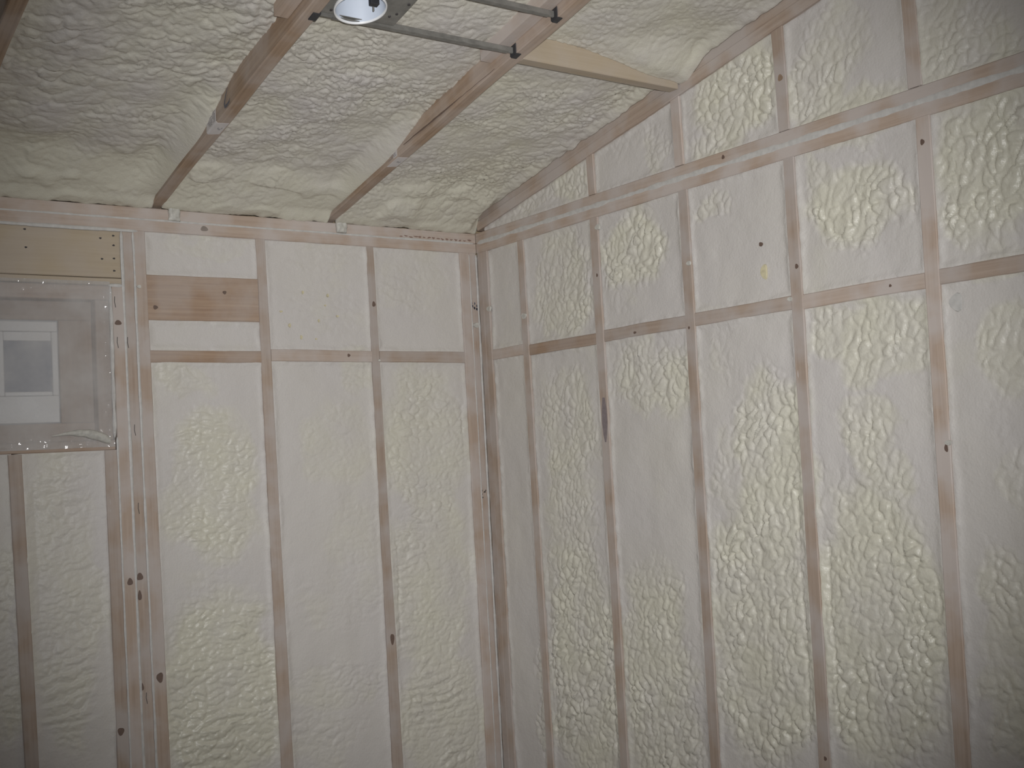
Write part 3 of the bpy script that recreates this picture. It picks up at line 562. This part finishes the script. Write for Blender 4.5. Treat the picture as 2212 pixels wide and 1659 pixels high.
for o in bpy.data.objects:
    if o.name.startswith('top_plate') and o.get('label', '').startswith('lower top plate of the left'): kn(PL, -1.055, 2.412, .013, o, 0.7, 9, 0, plain('grey_knot', (0.24, 0.205, 0.18), 0.7))
    if o.name.startswith('top_plate') and o.get('label', '').startswith('upper top plate of the right'): kn(PR, -1.279, 2.449, .006, o, 1.1, 10)
# blue stain on the second right-wall stud
strip('blue_stain', [(-0.692, 1.80), (-0.692, 1.76), (-0.691, 1.72), (-0.690, 1.68), (-0.690, 1.655)], [0.012, 0.024, 0.027, 0.018, 0.006], plain('stain', (0.22, 0.185, 0.19), 0.7), studs['R2'], P=PR, flat='x', xs=0.0006)
# header nails
for i, (u, z) in enumerate([(-1.600, 2.374), (-1.598, 2.320), (-1.383, 2.361), (-1.380, 2.297), (-1.344, 2.371), (-1.344, 2.341), (-1.344, 2.300), (-1.3445, 2.262)]):
    disc('nail_head', PL, u, z, -0.003, 0.0042, M_dark, hdr, 0.7, i)
# staples in the window post
for i, (k, u, z) in enumerate([('K3', -1.343, 2.04), ('K2', -1.312, 2.04), ('K2', -1.300, 1.77), ('K2', -1.297, 1.53), ('K2', -1.293, 0.955), ('K3', -1.347, 2.165)]):
    strip('staple', [(u, z + 0.017), (u - .001, z), (u + .002, z - 0.017)], 0.0018, M_dark, studs[k], P=PL, flat='x', xs=0.0008)
# paw-like speckle of resin on the corner post
for i in range(9):
    a = random.Random(i); disc('resin_spot', PL, -0.022 + a.uniform(-.011, .011), 1.485 + a.uniform(-.016, .016), -0.002, 0.0024, M_dark, studs['CP'], 1, i)
for i in range(9):
    a = random.Random(i + 50); disc('resin_spot', PL, -0.020 + a.uniform(-.013, .012), 2.193 + a.uniform(-.016, .010), -0.002, 0.0034, M_ink, studs['CP'], 1.5, i)
# ------------------------------------------------------------------ sealant beads
def bead(P, a, b, r, label, seed, h=0.0, n=None, mat=None, flat=1.0):
    a = np.array(a, float); b = np.array(b, float); L = np.linalg.norm(b - a); n = n or max(6, int(L / 0.012)); d = (b - a) / L; nn = np.array([-d[1], d[0]])
    V = []; F = []; K = 5
    for i in range(n + 1):
        t = i / n; x = t * L
        rr = r * (0.75 + 0.55 * float(vn(np.array(x * 22.0), np.array(seed * 1.0), seed))+ 0.25 * float(vn(np.array(x * 90.0), np.array(seed * 1.0), seed + 3)))
        off = 0.0012 * float(fbm(np.array(x * 14.0), np.array(0.5), seed + 5))
        if i in (0, n): rr *= 0.4
        for k in range(K + 1):
            an = math.pi * k / K; q = a + d * x + nn * (rr * math.cos(an) + off)
            V.append(P(q[0], q[1], h - 0.001 + rr * 0.5 * flat * math.sin(an)))
    for i in range(n):
        for k in range(K): F.append((i * (K + 1) + k, i * (K + 1) + k + 1, (i + 1) * (K + 1) + k + 1, (i + 1) * (K + 1) + k))
        F.append((i * (K + 1) + K, i * (K + 1), (i + 1) * (K + 1), (i + 1) * (K + 1) + K))
    o = mesh_obj('sealant_bead', V, F, mat or M_bead, smooth=True); bm = bmesh.new(); bm.from_mesh(o.data); bmesh.ops.recalc_face_normals(bm, faces=bm.faces); bm.to_mesh(o.data); bm.free()
    return tag(o, label, 'sealant')
bead(PL, (-2.3, ZM), (-0.01, ZM), 0.0032, 'thin pale sealant line between the two top plates of the left wall', 1)
bead(PR, (-2.5, ZM), (-0.01, ZM), 0.0075, 'wide pale smear of sealant between the two top plates of the right wall', 2, flat=0.45)
bead(PL, (-2.3, 2.389), (-1.27, 2.389), 0.0050, 'grey sealant line along the top of the window header', 3)
bead(PL, (-1.3240, 0.25), (-1.3215, 2.385), 0.0034, 'pale sealant line down the third seam of the window post, up to the top plate', 4)
b1 = ex(-1.3045, -1.3205); b2 = ex(-1.2655, -1.2845); b3 = ex(-1.3435, -1.3575)
bpy.data.objects.remove([o for o in bpy.data.objects if o.get('label', '').startswith('pale sealant line down the third')][0])
bead(PL, (b1(.25), .25), (b1(2.385), 2.385), 0.0040, 'grey sealant line on the middle seam of the window post', 5)
bead(PL, (b2(.25), .25), (b2(2.385), 2.385), 0.0036, 'whitest sealant line, on the right seam of the window post', 6)
bead(PL, (b3(.25), .25), (b3(1.75), 1.75), 0.0030, 'thin sealant line on the left seam of the window post, below the plastic', 7)
bead(PL, (-1.3600, 1.75), (-1.3590, 2.214), 0.0050, 'thick grey sealant line beside the plastic sheet at the right of the window', 8)
bead(PL, (-1.364, 2.2165), (-1.322, 2.2165), 0.0060, 'short thick sealant stroke at the top right corner of the plastic sheet', 9)
bead(PL, (-0.030, 0.3), (-0.0335, 2.385), 0.0026, 'thin sealant line on the left seam of the corner post', 10)
bead(PL, (-0.0015, 0.3), (-0.0015, 2.385), 0.0042, 'pale sealant line down the inside corner of the room', 11)
# foam-covered straps over the left top plate
def glob(u, z0, z1, wd, lab, seed):
    n = 12; m = 12; V = []; F = []
    for j in range(m + 1):
        for i in range(n + 1):
            s = i / n; t = j / m; uu = u + (s - .5) * wd * (1 + 0.25 * float(fbm(np.array(t * 3.0), np.array(1.0), seed))); zz = z0 + (z1 - z0) * t
            ed = min(s, 1 - s, t, 1 - t); hgt = 0.009 * min(1, ed * 5) ** 0.5 * (0.6 + 0.8 * float(vn(np.array(s * 5.0), np.array(t * 5.0), seed)))
            V.append(PL(uu + 0.002 * float(fbm(np.array(t * 9.0), np.array(s * 2), seed + 2)), zz, -0.001 + hgt))
    F = [(j * (n + 1) + i, j * (n + 1) + i + 1, (j + 1) * (n + 1) + i + 1, (j + 1) * (n + 1) + i) for j in range(m) for i in range(n)]
    n1 = n + 1; loop = list(range(0, n1)) + [j * n1 + n for j in range(1, m + 1)] + [m * n1 + i for i in range(n - 1, -1, -1)] + [j * n1 for j in range(m - 1, 0, -1)]
    F.append(tuple(reversed(loop)))
    return tag(mesh_obj('rafter_tie', V, F, M_glob, smooth=True), lab, 'metal tie')
glob(-1.1515, 2.428, 2.482, 0.042, 'foam-caked metal tie on the top plate below the tagged rafter', 3)
glob(-0.5620, 2.430, 2.484, 0.044, 'foam-caked metal tie on the top plate below the middle rafter', 7)
# ------------------------------------------------------------------ plastic sheet over the window
mp_, nd, lk, p = nt('plastic_film')
out = nd['Material Output']; tr = N(nd, 'ShaderNodeBsdfTransparent'); mx = N(nd, 'ShaderNodeMixShader'); geo = N(nd, 'ShaderNodeNewGeometry')
p.inputs['Base Color'].default_value = (0.68, 0.665, 0.655, 1); p.inputs['Roughness'].default_value = 0.12; p.inputs['Specular IOR Level'].default_value = 0.8
nn_ = N(nd, 'ShaderNodeTexNoise', i_Scale=9.0, i_Detail=3.0); lk.new(geo.outputs['Position'], nn_.inputs['Vector'])
mr = N(nd, 'ShaderNodeMapRange'); lk.new(nn_.outputs['Fac'], mr.inputs[0]); mr.inputs[1].default_value = 0.3; mr.inputs[2].default_value = 0.7; mr.inputs[3].default_value = 0.30; mr.inputs[4].default_value = 0.58
tr.inputs[0].default_value = (0.97, 0.97, 0.97, 1)
lk.new(mr.outputs[0], mx.inputs[0]); lk.new(tr.outputs[0], mx.inputs[1]); lk.new(p.outputs[0], mx.inputs[2]); lk.new(mx.outputs[0], out.inputs[0])
nu, nv = 260, 150; s = np.linspace(0, 1, nu + 1)[None, :]; t = np.linspace(0, 1, nv + 1)[:, None]
x0, x1, z0, z1 = -2.44, -1.362, 1.722, 2.226
u = x0 + (x1 - x0) * s + 0 * t; v = z0 + (z1 - z0) * t + 0 * s
ew = np.minimum(np.minimum(x1 - u, v - z0), z1 - v); wr_ = 1 - sst(0.0, 0.07, ew)
hh = 0.004 + 0.0012 * fbm(u * 6, v * 6, 2) + wr_ * (0.006 * np.abs(fbm(u * 24, v * 60, 5)) + 0.005 * np.abs(fbm(u * 90, v * 26, 6))) + 0.006 * np.exp(-((v - 1.745) / 0.02) ** 2) * np.abs(fbm(u * 30, v * 10, 9))
u = u + wr_ * 0.004 * fbm(v * 30, u * 4, 11)
V = np.stack([u, -hh, v], -1).reshape(-1, 3); idx = np.arange((nu + 1) * (nv + 1)).reshape(nv + 1, nu + 1)
F = np.stack([idx[:-1, :-1], idx[:-1, 1:], idx[1:, 1:], idx[1:, :-1]], -1).reshape(-1, 4)
fo = mesh_obj('plastic_sheet', V.tolist(), F.tolist(), mp_, smooth=True)
tag(fo, 'wrinkled translucent plastic sheet stapled over the window', 'plastic sheet')
# ------------------------------------------------------------------ small marks
for o in bpy.data.objects:
    lb = o.get('label', '')
    if lb.startswith('upper top plate of the left'):
        rg = random.Random(4)
        for k in range(16):
            u0 = -0.33 + k * 0.0195; ln = rg.uniform(0.010, 0.022)
            strip('torn_bark', [(u0, 2.4365 + rg.uniform(-.002, .004)), (u0 + ln * .5, 2.4360 + rg.uniform(-.002, .003)), (u0 + ln, 2.4365 + rg.uniform(-.002, .003))], [0.002, rg.uniform(.004, .008), 0.002], BARK, o, P=PL, flat='x', xs=0.0006 + 0.0001 * (k % 3))
    if lb.startswith('smoothest foam square'):
        disc('foam_fleck', PR, -1.398, 2.100, -0.006, 0.011, M_fleck, o, 1.9, 4, 0.004); disc('debris_fleck', PR, -1.392, 2.178, -0.007, 0.006, M_knot, o, 1.0, 6, 0.003)
    if lb.startswith('tall pale foam bay at the right edge'):
        disc('shaved_spot', PR, -1.972, 1.938, -0.004, 0.017, M_bead, o, 1.3, 8, 0.002)
    if lb.startswith('square foam bay in the middle'):
        rg = random.Random(9)
        for k in range(9): disc('foam_fleck', PL, rg.uniform(-.80, -.50), rg.uniform(2.04, 2.26), -0.007, rg.uniform(.003, .006), M_fleck, o, rg.uniform(.5, 1.8), k, 0.003)
# foam crumbs and drips stuck to the boards
rg = random.Random(21)
for i, (k, P, u, z, r) in enumerate([('CP', PL, -0.018, 2.118, .013), ('CR', PR, -0.067, 2.172, .013), ('R1', PR, -0.284, 2.118, .014), ('R5', PR, -1.927, 1.612, .008), ('R4', PR, -1.487, 2.012, .008), ('L1', PL, -0.438, 1.985, .005), ('K1', PL, -1.272, 2.215, .007), ('R2', PR, -0.713, 2.355, .012), ('R3', PR, -1.117, 2.17, .009)]):
    disc('foam_crumb', P, u, z, 0.0, r, M_glob, studs[k], 0.8, i, 0.004)
# curled foam scrap on the sill corner
V = []; n = 22; m = 10
for j in range(m + 1):
    for i in range(n + 1):
        s_ = i / n; t_ = j / m; a = 2 * math.pi * t_; cxx = -1.545 + s_ * 0.165; czz = 1.760 + 0.022 * math.sin(s_ * 2.6) - 0.030 * s_; rr = (0.004 + 0.014 * s_) * math.sin(math.pi * min(1, max(0.03, s_ * 0.92))) ** 0.4 * (0.8 + 0.5 * float(vn(np.array(s_ * 9.0), np.array(t_ * 0.1), 5)))
        V.append((cxx, -0.012 - rr * math.cos(a), czz + rr * math.sin(a)))
F = [(j * (n + 1) + i, j * (n + 1) + i + 1, (j + 1) * (n + 1) + i + 1, (j + 1) * (n + 1) + i) for j in range(m) for i in range(n)]
tag(mesh_obj('foam_scrap', V, F, M_glob, smooth=True), 'curl of pale foam lying along the plastic at the right end of the window sill', 'foam scrap')

# ------------------------------------------------------------------ groups of repeats
GR = {'top plate': 'top plates on the two walls', 'blocking': 'horizontal blocking between the studs', 'rake plate': 'sloping rake plates', 'rafter': 'rafters of the sloping ceiling',
      'sealant': 'sealant lines along the seams', 'paper tag': 'paper tags on the rafters', 'metal tie': 'rafter ties on the top plate', 'scab board': 'boards against the rafters'}
for o in list(bpy.data.objects):
    c = o.get('category')
    if o.parent or not c: continue
    if c == 'stud': o['group'] = 'short gable studs' if o.name.startswith('gable') else ('right-wall studs' if 'right-wall' in o['label'] else 'left-wall studs')
    elif c == 'insulation foam': o['group'] = 'ceiling foam bays' if o['label'].startswith('ceiling') else 'wall foam bays'
    elif c in GR: o['group'] = GR[c]
